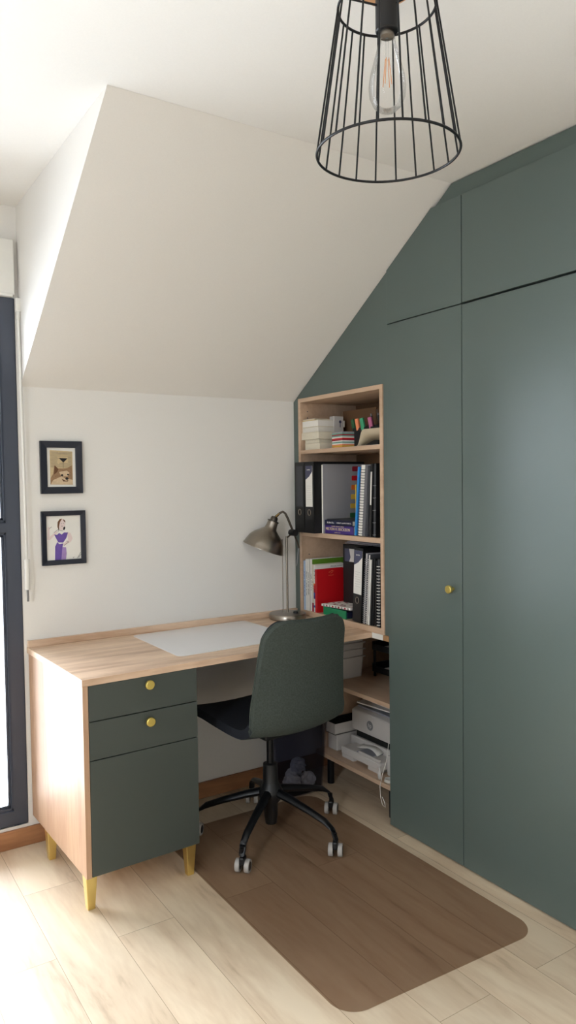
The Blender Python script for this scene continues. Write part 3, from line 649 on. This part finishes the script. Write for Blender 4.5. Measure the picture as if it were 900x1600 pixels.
# lever arch binders
def lever(name, label, loc, rot=(0, 0, 0), spine_label=None, dx=.285, dy=.075, dz=.318):
    t_ = thing(name, label, 'binder', loc); t_.rotation_euler = rot; m = M['black']
    MB().box(0, dx, 0, .003, 0, dz, m, .0006).box(0, dx, dy-.003, dy, 0, dz, m, .0006).box(0, .003, 0, dy, 0, dz, m, .0006).build('cover', t_)
    MB().box(.02, dx-.04, .006, dy-.02, .004, .300, M['pagew']).build('papers', t_)
    rg = MB().tube([(-.0008, dy*.5+.010*math.cos(a), .092+.0135*math.sin(a)) for a in [2*PI*i/24 for i in range(24)]], .0016, M['nickel'], 6, closed=True).build('finger_ring', t_); tag(rg, 'metal finger ring')
    MB().lathe([(0, 0), (.0085, 0), (.0085, .0006), (0, .0006)], M['tblack'], 20, X=T(0, dy*.5, .092)@Ry(-PI/2)).build('finger_hole', t_)
    if spine_label:
        l = MB().box(-.0008, 0, dy*.5-.026, dy*.5+.026, .118, .300, M['paper' if spine_label == 'w' else 'dgrey']).build('spine_label', t_)
        if spine_label == 'w':
            MB().prism([(dy*.5-.026, .300), (dy*.5+.026, .300), (dy*.5+.026, .238), (dy*.5-.002, .252), (dy*.5-.026, .275)][::1], 'x', -.0013, -.0007, M['slate']).marks(.026, .009, M['paper'], face_x(-.0015, dy*.5, .282), 1).build('label_print', l)
            mb = MB()
            for i in range(7): mb.box(-.0011, -.0007, dy*.5-.018, dy*.5+.018, .15+i*.01, .1505+i*.01, M['mgrey'])
            mb.build('label_lines', l)
    return t_
Z2 = 1.1474
lever('lever_arch_binder', 'black lever arch binder with dark grey label, leftmost on the middle shelf', (-.033, -.1385, Z2), spine_label='g')
lever('lever_arch_binder', 'black lever arch binder with white label, second on the middle shelf', (-.033, -.2145, Z2), spine_label='w')
bk = thing('document_folder', 'clear A4 folder with a column of coloured index tabs on the middle shelf', 'folder', (.004, -.232, Z2))
MB().box(0, .225, 0, .012, 0, .303, M['paper'], .0006).build('papers', bk); MB().box(-.001, .232, -.0012, .0, 0, .306, M['sleeve']).build('clear_cover', bk)
for i, c_ in enumerate(['dred', 'red', 'orange', 'yellow', 'yellow', 'dgreen']):
    z = .287-.042*i
    tag(MB().prism(rounded([(.162-.003*i, z-.013), (.225, z-.013), (.225, z+.009), (.162-.003*i, z+.009)], .004, 3), 'y', -.0024, -.0014, M[c_]).build('index_tab', bk), {'dred': 'crimson', 'red': 'red', 'orange': 'orange', 'yellow': 'yellow', 'dgreen': 'green'}[c_]+' index tab')
b1 = book('hardback', 'purple book with gold title lying flat on the middle shelf', 'book', (.012, -.437, Z2), .16, .222, .038, M['purple'], M['pagew'], 'flat')
MB().text('MILTON H. ERICKSON', .0175, M['gtext'], face_x(-.0003, .111, .021)).marks(.09, .0065, M['gtext'], face_x(-.0003, .111, .0335)).marks(.045, .006, M['gtext'], face_x(-.0003, .111, .007), 2).box(-.0006, 0, .205, .2058, .012, .03, M['gtext']).build('title_lettering', b1)
b2 = book('hardback', 'dark blue book with white title lying on the purple book', 'book', (.010, -.432, Z2+.0385), .16, .222, .022, M['dblue'], M['pagew'], 'flat')
MB().marks(.05, .0115, M['paper'], face_x(-.0003, .155, .011), 1).marks(.1, .008, M['paper'], face_x(-.0003, .06, .011)).build('title_lettering', b2)
tag(bx(M['dgrey'], .02, .18, -.43, -.235, Z2+.0608, Z2+.064, .001).build('booklet'), 'thin dark booklet lying on top of the dark blue book', 'booklet')
tag(MB().box(.02, .20, 0, .004, 0, .215, M['yellow'], .001).build('cardboard_sleeve', None, loc=(0, -.444, Z2+.0)), 'thin olive yellow folder edge left of the bright blue folder', 'folder')
L_t = math.radians(5.6)
t_ = thing('plastic_folder', 'bright blue plastic folder leaning on the middle shelf', 'folder', (.008, -.456, Z2+.0012)); t_.rotation_euler = (L_t, 0, 0)
MB().box(0, .23, -.002, .010, 0, .288, M['blue'], .002).build('cover', t_); bx(M['paper'], .004, .225, .0005, .0075, .003, .284).bm.free()
def coil(label, loc, th, dz, dx, cov, page, ang, coilm, pitch=.0115, cr_=.0075, tint=None):
    t_ = thing('spiral_notebook', label, 'notebook', loc); t_.rotation_euler = (ang, 0, 0)
    MB().box(.006, dx, 0, th, 0, dz, page).build('pages', t_); MB().box(.004, dx+.003, -.001, 0, 0, dz+.002, cov).box(.004, dx+.003, th, th+.001, 0, dz+.002, cov).build('cover', t_)
    mb = MB(); n = int((dz-.014)/pitch)
    for i in range(n):
        zc = .008+i*pitch
        mb.tube([(.003+cr_*.8*math.cos(a), th/2+(th/2+.0015)*math.sin(a), zc+.002*(a/6.28)) for a in [2*PI*j/10 for j in range(11)]], .0013, coilm, 5)
    mb.build('spiral_binding', t_); return t_
coil('thick white spiral notebook with dark coil beside the blue folder', (.002, -.500, Z2+.0022), .026, .292, .2, M['sleeve'], M['paper'], L_t*.92, M['dgrey'])
t_ = thing('plastic_folder', 'dark grey plastic folder leaning right of the thick white notebook', 'folder', (.012, -.527, Z2+.0016)); t_.rotation_euler = (L_t*.8, 0, 0)
bx(M['dgrey'], 0, .22, 0, .012, 0, .290, .001).build('cover', t_); bx(M['offwhite'], .0, .004, .0, .0015, .1, .27, .0003).bm.free()
t_ = thing('report_cover', 'black report with white spine clip near the right end of the middle shelf', 'report', (.006, -.556, Z2+.0014)); t_.rotation_euler = (math.radians(3), 0, 0)
bx(M['black'], 0.002, .215, 0, .013, 0, .298, .001).build('cover', t_); tag(bx(M['white'], -.002, .004, .002, .0075, .13, .265, .001).build('spine_clip', t_), 'white spine clip')
coil('black spiral notebook against the right end of the middle shelf', (.004, -.585, Z2+.0012), .014, .297, .21, M['black'], M['dgrey'], math.radians(1.5), M['mgrey'], pitch=.05, cr_=.004)
# ---- lower shelf
Z3 = .7852
def text_spine(t_, count, size, z, y, m, x=-.0004):
    MB().marks(count*size*.56, size, m, T(x, y, z)@FX@Rz(-PI/2)).build('title_lettering', t_)
specs = [(.0165, .228, .15, 'lblue', 'pale blue paperback, leftmost standing on the lowest bookshelf level', 'mblue', 19, .011),
         (.0165, .236, .155, 'paper', 'white paperback right of the pale blue one on the lowest bookshelf level', 'tgrey', 21, .010),
         (.0165, .237, .160, 'paper', 'white paperback with black title, third on the lowest bookshelf level', 'tblack', 18, .0105)]
y = -.0655
for th, dz, dx, c_, lb, ic, tx, sz in specs:
    b_ = book('paperback', lb, 'book', (.006, y-th, Z3), dx, th-.0006, dz, M[c_], M['pagew'], 'x', group='books standing on the lowest bookshelf level')
    text_spine(b_, tx, sz, dz*.52, th/2, M[ic]); y -= th
gb = book('paperback', 'tall book with lime green cover standing behind the cream ones', 'book', (.010, y-.0165, Z3), .19, .0155, .238, M['paper'], M['pagew'], 'x', group='books standing on the lowest bookshelf level')
tag(MB().box(.001, .19, -.0006, .0002, .165, .2375, M['lime']).build('green_cover_panel', gb), 'lime green cover'); text_spine(gb, 16, .009, .13, .008, M['tgrey']); y -= .0165
b_ = book('paperback', 'cream book with dark red foot on its spine, right of the lime green one', 'book', (.008, y-.013, Z3), .165, .0125, .215, M['cream'], M['pagew'], 'x', group='books standing on the lowest bookshelf level'); text_spine(b_, 7, .009, .12, .006, M['tgrey'])
tag(MB().box(-.0006, .0, 0, .0125, 0, .04, M['dred']).build('spine_foot', b_), 'dark red foot of the spine'); y -= .013
b_ = book('paperback', 'white book with colourful picture spine left of the red book', 'book', (.008, y-.0155, Z3), .20, .015, .212, M['paper'], M['pagew'], 'x', group='books standing on the lowest bookshelf level')
mb = MB()
for (za, zb, c_) in ((.06, .075, 'purple'), (.075, .088, 'mblue'), (.088, .105, 'dred'), (.105, .122, 'red'), (.122, .13, 'orange'), (.02, .03, 'mblue')): mb.box(-.0006, 0, 0, .015, za, zb, M[c_])
mb.build('spine_picture', b_); text_spine(b_, 7, .011, .17, .0075, M['tblack']); MB().marks(.07, .006, M['tblack'], face_y(.12, -.0004, .2035), 2).build('title_lettering', b_); y -= .0155
b_ = book('hardback', 'red book standing with its plain front cover in view', 'book', (.004, y-.018, Z3), .155, .017, .195, M['red'], M['pagew'], 'x', group='books standing on the lowest bookshelf level')
MB().marks(.03, .006, M['peach'], face_y(.078, -.0004, .165), 1).tube([(.065, -.0006, .178), (.075, -.0006, .183), (.083, -.0006, .187), (.092, -.0006, .183)], .0008, M['peach'], 5).tube([(.075, -.0006, .174), (.088, -.0006, .180)], .0008, M['peach'], 5).build('cover_print', b_)
# green box + patterned booklet
gx = thing('green_box_file', 'flat green plastic file lying at the front of the lowest bookshelf level', 'box file', (.006, -.385, Z3))
bx(M['greenb'], 0, .006, 0, .165, 0, .036, .001).build('front_panel', gx); bx(M['greenb'], .006, .092, 0.004, .16, 0, .003, .0005).build('bottom_panel', gx); bx(M['dblue'], .007, .092, 0, .16, .0032, .030, .001).build('papers', gx)
pb = thing('patterned_booklet', 'white booklet with dark red floral pattern on the green file', 'booklet', (.0, -.425, Z3+.0368), math.radians(3)); pb.rotation_euler = (math.radians(-2), math.radians(0), 0)
bx(M['paper'], 0, .12, 0, .21, 0.008, .018, .001).build('pages', pb); mb = MB()
for i in range(26): 
    x = random.uniform(.008, .11); yy = random.uniform(.008, .2); r = random.uniform(.004, .009)
    mb.lathe([(0, 0), (r, 0), (r, .0004), (0, .0004)], M[random.choice(['dred', 'dred', 'tgrey'])], 7, X=T(x, yy, .018))
for i in range(9):
    yy = .01+i*.022; mb.box(-.0005, 0.0005, yy, yy+.011, .009, .016, M['dred' if i % 2 else 'mgrey'])
mb.build('floral_pattern', pb)
# magazine file behind, sleeves on top
mf = thing('magazine_file', 'black box file with grey label standing behind the red book', 'box file', (.10, -.40, Z3))
bx(M['black'], 0, .215, 0, .155, 0, .311, .002).build('box_body', mf); l = bx(M['offwhite'], -.001, 0, .012, .140, .235, .292, .0002).build('label', mf)
MB().prism([(.140, .292), (.140, .235), (.108, .235), (.098, .255), (.108, .292)], 'x', -.0016, -.0009, M['slate']).build('label_print', l)
for i in range(4): tag(bx([M['sleeve'], M['greyp'], M['sleeve'], M['greyp']][i], .10+.006*i, .30, -.60+.012*i, -.26-.008*i, Z3+.3145+.0052*i, Z3+.3190+.0052*i, .0004).build('plastic_sleeves'), ['lowest', 'second', 'third', 'topmost'][i]+' packet in the pile of plastic sleeves on the black box file', 'sleeve packet', 'plastic sleeves on the black box file')
lever('lever_arch_binder', 'black lever arch binder with white label on the lowest bookshelf level', (.0, -.497, Z3+.0015), rot=(math.radians(-3.5)*-1, 0, 0), spine_label='w', dx=.27, dy=.06, dz=.312)
coil('slim spiral notebook with silver coil right of the labelled binder', (.0, -.515, Z3+.0014), .009, .292, .2, M['sleeve'], M['offwhite'], math.radians(4.4), M['mgrey'], pitch=.009, cr_=.006)
coil('spiral notebook with dark cover between slim coil and white folder', (.001, -.532, Z3+.0012), .009, .288, .2, M['dgrey'], M['paper'], math.radians(4.4), M['offwhite'], pitch=.009, cr_=.006)
t_ = thing('plastic_folder', 'white plastic folder leaning on the lowest bookshelf level', 'folder', (.002, -.5455, Z3+.001)); t_.rotation_euler = (math.radians(4.2), 0, 0); bx(M['white'], 0, .22, 0, .009, 0, .27, .0015).build('cover', t_)
for i, (yy, hh, lb) in enumerate([(-.5575, .272, 'black plastic folder right of the white folder'), (-.5685, .276, 'middle black plastic folder of the three on the lowest level'), (-.5795, .268, 'black plastic folder nearest the right-hand spiral notebook')]):
    t_ = thing('plastic_folder', lb, 'folder', (.003+.003*i, yy, Z3+.001), 0, 'black folders on the lowest bookshelf level'); t_.rotation_euler = (math.radians(3.6-.4*i), 0, 0); bx(M['black'], 0, .22, 0, .008, 0, hh, .002).build('cover', t_)
coil('black spiral notebook with white coil at the right end of the lowest level', (.0, -.612, Z3+.0008), .014, .275, .2, M['black'], M['dgrey'], math.radians(.8), M['paper'], pitch=.0125, cr_=.006)

# ---- under the desk
ZA, ZB = .4852, .1552
bxs = thing('storage_box', 'stack of off-white plastic storage inserts with a hand hole, under the worktop', 'storage box', (.062, -.262, ZA))
def tub(name, z0, z1, taper, hole=False, parent=bxs):
    mb = MB(); w, d = .145, .105
    b_ = [(taper, taper), (w-taper, taper), (w-taper, d-taper), (taper, d-taper)]; t2 = [(0, 0), (w, 0), (w, d), (0, d)]
    rb_ = rounded(b_, .014, 4); rt_ = rounded(t2, .018, 4); n = len(rb_); th = .93
    vs = [(p[0], p[1], z0) for p in rb_]+[(p[0], p[1], z1) for p in rt_]+[(w/2+(p[0]-w/2)*th, d/2+(p[1]-d/2)*th, z1) for p in rt_]+[(w/2+(p[0]-w/2)*th, d/2+(p[1]-d/2)*th, z0+.003) for p in rb_]
    fs = [tuple(range(n))]+[tuple(range(4*n-1, 3*n-1, -1))]+[(k*n+i, k*n+(i+1) % n, (k+1)*n+(i+1) % n, (k+1)*n+i) for k in range(3) for i in range(n)]
    mb.add(vs, fs, M['offwhite']); mb.box(-.003, w+.003, -.003, .004, z1-.006, z1, M['offwhite'], .001)
    o = mb.build(name, parent, bevel=.001)
    if hole: tag(MB().prism(rounded([(.045, z1-.034), (.108, z1-.034), (.108, z1-.016), (.045, z1-.016)], .008, 4), 'y', -.0035, .001, M['dark']).build('hand_hole', o), 'dark oval hand hole')
tub('insert', 0, .096, .008); tub('insert', .097, .130, .002); tub('insert', .131, .160, .002); tub('insert', .161, .205, .002, True)
lt = thing('letter_tray', 'two-tier smoky black letter tray holding papers, under the worktop', 'letter tray', (.235, -.62, ZA))
for z in (.0, .10):
    s_ = MB().box(0, .24, 0, .34, z+.022, z+.026, M['black'], .001).box(0, .004, 0, .34, z+.026, z+.05, M['black'], .001).box(0, .24, .336, .34, z+.026, z+.06, M['black'], .001).box(0, .24, 0, .004, z+.026, z+.06, M['black'], .001).build('tray', lt)
MB().box(0, .24, .32, .336, 0, .15, M['dgrey'], .001).box(0, .24, 0, .016, 0, .15, M['dgrey'], .001).bm.free()
for (x, y_) in ((.01, .006), (.01, .334), (.23, .006), (.23, .334)): MB().tube([(x, y_, 0), (x, y_, .15)], .006, M['black'], 8).build('post', lt)
for i, (z, lb) in enumerate(((.0265, 'white paper stack in the lower level of the black letter tray'), (.1265, 'white paper stack in the upper level of the black letter tray'))):
    t_ = tag(bx(M['paper'], 0, .205, 0, .27, 0, .014, .001).build('paper_stack', None, loc=(.245, -.6, ZA+z+.0004), rot=(0, 0, math.radians(2*i))), lb, 'paper stack', 'papers in the letter tray')

pt = thing('printer', 'white home inkjet printer with open paper tray on the low shelf', 'printer', (.125, -.655, ZB))
pm = M['offwhite']; PW = .42
MB().box(.0, .30, 0, PW-.02, .0, .075, pm, .006).box(.10, .30, 0, PW-.02, .075, .10, pm, .004).build('lower_body', pt)
MB().prism([(.0, .105), (.32, .105), (.32, .215), (.06, .215), (.0, .195)], 'y', 0, PW-.03, pm).build('upper_body', pt, bevel=.006)
MB().prism([(.02, .2055), (.31, .222), (.31, .232), (.02, .214)], 'y', .01, PW-.05, M['greyp']).build('scanner_lid', pt, bevel=.003)
MB().box(.012, .1, .02, PW-.05, .076, .104, M['dark']).build('paper_slot', pt)
lg = MB().lathe([(0, 0), (.021, 0), (.021, .0006), (0, .0006)], M['mgrey'], 32, X=T(-.0005, .26, .15)@Ry(-PI/2)).text('hp', .026, M['offwhite'], face_x(-.0014, .26, .151)).build('logo', pt); tag(lg, 'round grey logo')
ot = MB(); ot.box(-.085, .0, .09, .36, .018, .05, pm, .006).box(-.08, 0, .11, .18, .0, .02, pm, .004).box(-.08, 0, .28, .36, 0, .02, pm, .004).build('output_tray', pt)
ot = MB(); ot.box(-.075, .02, .17, .26, .0505, .054, M['greyp'], .001).box(-.082, -.072, .10, .24, .05, .062, pm, .003).build('paper_guide', pt)
MB().box(-.055, .0, 0.005, .085, .0, .085, pm, .006).build('ink_cover', pt)
stk = MB()
vs = []
for j in range(9):
    a = j/8; vs += [(-.05, .15+.14*a, .058+.03*math.sin(a*PI)*(1-a)), (.01, .17+.14*a, .058+.02*math.sin(a*PI)*(1-a))]
o = stk.add(vs, [(2*j, 2*j+1, 2*j+3, 2*j+2) for j in range(8)], M['paper']).build('curled_sheet', None, smooth='all', loc=(.125, -.655, ZB)); tag(o, 'curled white sheet lying in the tray of the printer', 'paper sheet'); m_ = o.modifiers.new('s', 'SOLIDIFY'); m_.thickness = .0006
for i in range(3):
    tag(bx([M['paper'], M['offwhite'], M['greyp']][i], 0, .21, 0, .29, 0, .006, .0008).build('document_pile', None, loc=(.150+.008*i, -.60+.012*i, ZB+.2325+.0068*i), rot=(0, math.radians(-2.2), math.radians(6-7*i))), ['lowest bundle of white documents lying on the white printer', 'middle bundle of documents lying on the white printer', 'topmost grey bundle of documents lying on the white printer'][i], 'documents', 'documents piled on the printer')
tr = thing('open_tray', 'small white-rimmed black open tray left of the white printer', 'tray', (.13, -.255, ZB+.0))
tr.location = (.055, -.232, ZB+.075)
MB().box(0, .16, 0, .07, 0, .004, M['dark']).box(0, .004, 0, .07, 0, .05, pm, .001).box(.004, .16, 0.066, .07, 0, .06, M['dark'], .001).box(.156, .16, 0, .066, 0, .06, M['dark'], .001).box(.004, .16, 0, .003, 0, .05, pm, .001).build('tray_body', tr)
MB().box(0.01, .15, .0, .068, -.0748, -.0005, pm, .004).build('tray_base', tr)
tp = MB().tube([(.02*math.cos(a), .0, .026+.022*math.sin(a)) for a in [2*PI*i/30 for i in range(30)]], .0045, M['offwhite'], 10, closed=True)
t_ = thing('adhesive_tape_roll', 'roll of clear tape standing at the right end of the low shelf', 'tape', (.018, -.585, ZB)); tp.build('roll', t_, smooth='all', rot=(0, 0, math.radians(60)))
MB().tube([(.0185*math.cos(a), .0, .026+.0185*math.sin(a)) for a in [2*PI*i/30 for i in range(30)]], .002, M['cream'], 6, closed=True).bm.free()
cd = MB().tube([(.03, -.655, .42), (.012, -.655, .34), (.005, -.645, .25), (.0, -.625, .19), (-.002, -.62, .165), (-.004, -.615, .14), (-.006, -.62, .10), (-.004, -.63, .07), (.006, -.635, .06), (.01, -.628, .075), (0, -.622, .1)], .0013, M['cordw'], 8)
tag(cd.build('white_cord', None, smooth='all'), 'thin white cord hanging in front of the printer at the wardrobe edge', 'cord')
cl = MB().tube([(.03+.020*math.cos(t_*.9), -.635+.022*math.sin(t_*.9), ZB+.004+.0006*t_) for t_ in range(22)], .002, M['cordw'], 8)
tag(cl.build('coiled_cable', None, smooth='all'), 'small coil of white cable on the low shelf beside the printer', 'cable')
# waste bin
wbn = thing('waste_bin', 'smoky translucent plastic waste bin standing on the floor against the wall', 'bin', (-.10, -.15, 0))
def frust(mb, w0, d0, w1, d1, z0, z1, m, th=.004):
    a = rounded([(-w0, -d0), (w0, -d0), (w0, d0), (-w0, d0)], .03, 5); b = rounded([(-w1, -d1), (w1, -d1), (w1, d1), (-w1, d1)], .035, 5); n = len(a)
    k0 = (w0-th)/w0; k1 = (w1-th)/w1
    vs = [(*p, z0) for p in a]+[(*p, z1) for p in b]+[(p[0]*k1, p[1]*k1, z1) for p in b]+[(p[0]*k0, p[1]*k0, z0+th) for p in a]
    fs = [tuple(range(n)), tuple(range(4*n-1, 3*n-1, -1))]+[(k*n+i, k*n+(i+1) % n, (k+1)*n+(i+1) % n, (k+1)*n+i) for k in range(3) for i in range(n)]
    mb.add(vs, fs, m)
mb = MB(); frust(mb, .092, .085, .112, .105, 0, .31, M['bin']); mb.build('bucket', wbn, smooth=True)
MB().tube([(p[0], p[1], .31) for p in rounded([(-.112, -.105), (.112, -.105), (.112, .105), (-.112, .105)], .035, 6)], .004, M['bin'], 8, closed=True).build('rim', wbn)
for i, (x, y, z, r) in enumerate(((-.04, -.02, .045, .04), (.035, -.035, .042, .036), (.0, .03, .045, .036), (.0, -.01, .105, .035))):
    t2 = bmesh.new(); bmesh.ops.create_icosphere(t2, subdivisions=3, radius=r)
    for v in t2.verts: v.co *= 1+random.uniform(-.18, .12)
    tag(MB().merge(t2, M['paper' if i != 3 else 'bag']).build('crumpled_paper', None, loc=(-.10+x, -.15+y, z)), ['crumpled white paper at the left in the waste bin', 'crumpled white paper at the right in the waste bin', 'crumpled white paper at the back in the waste bin', 'crumpled thin plastic bag on top of the waste paper'][i], 'waste paper', 'rubbish in the waste bin')
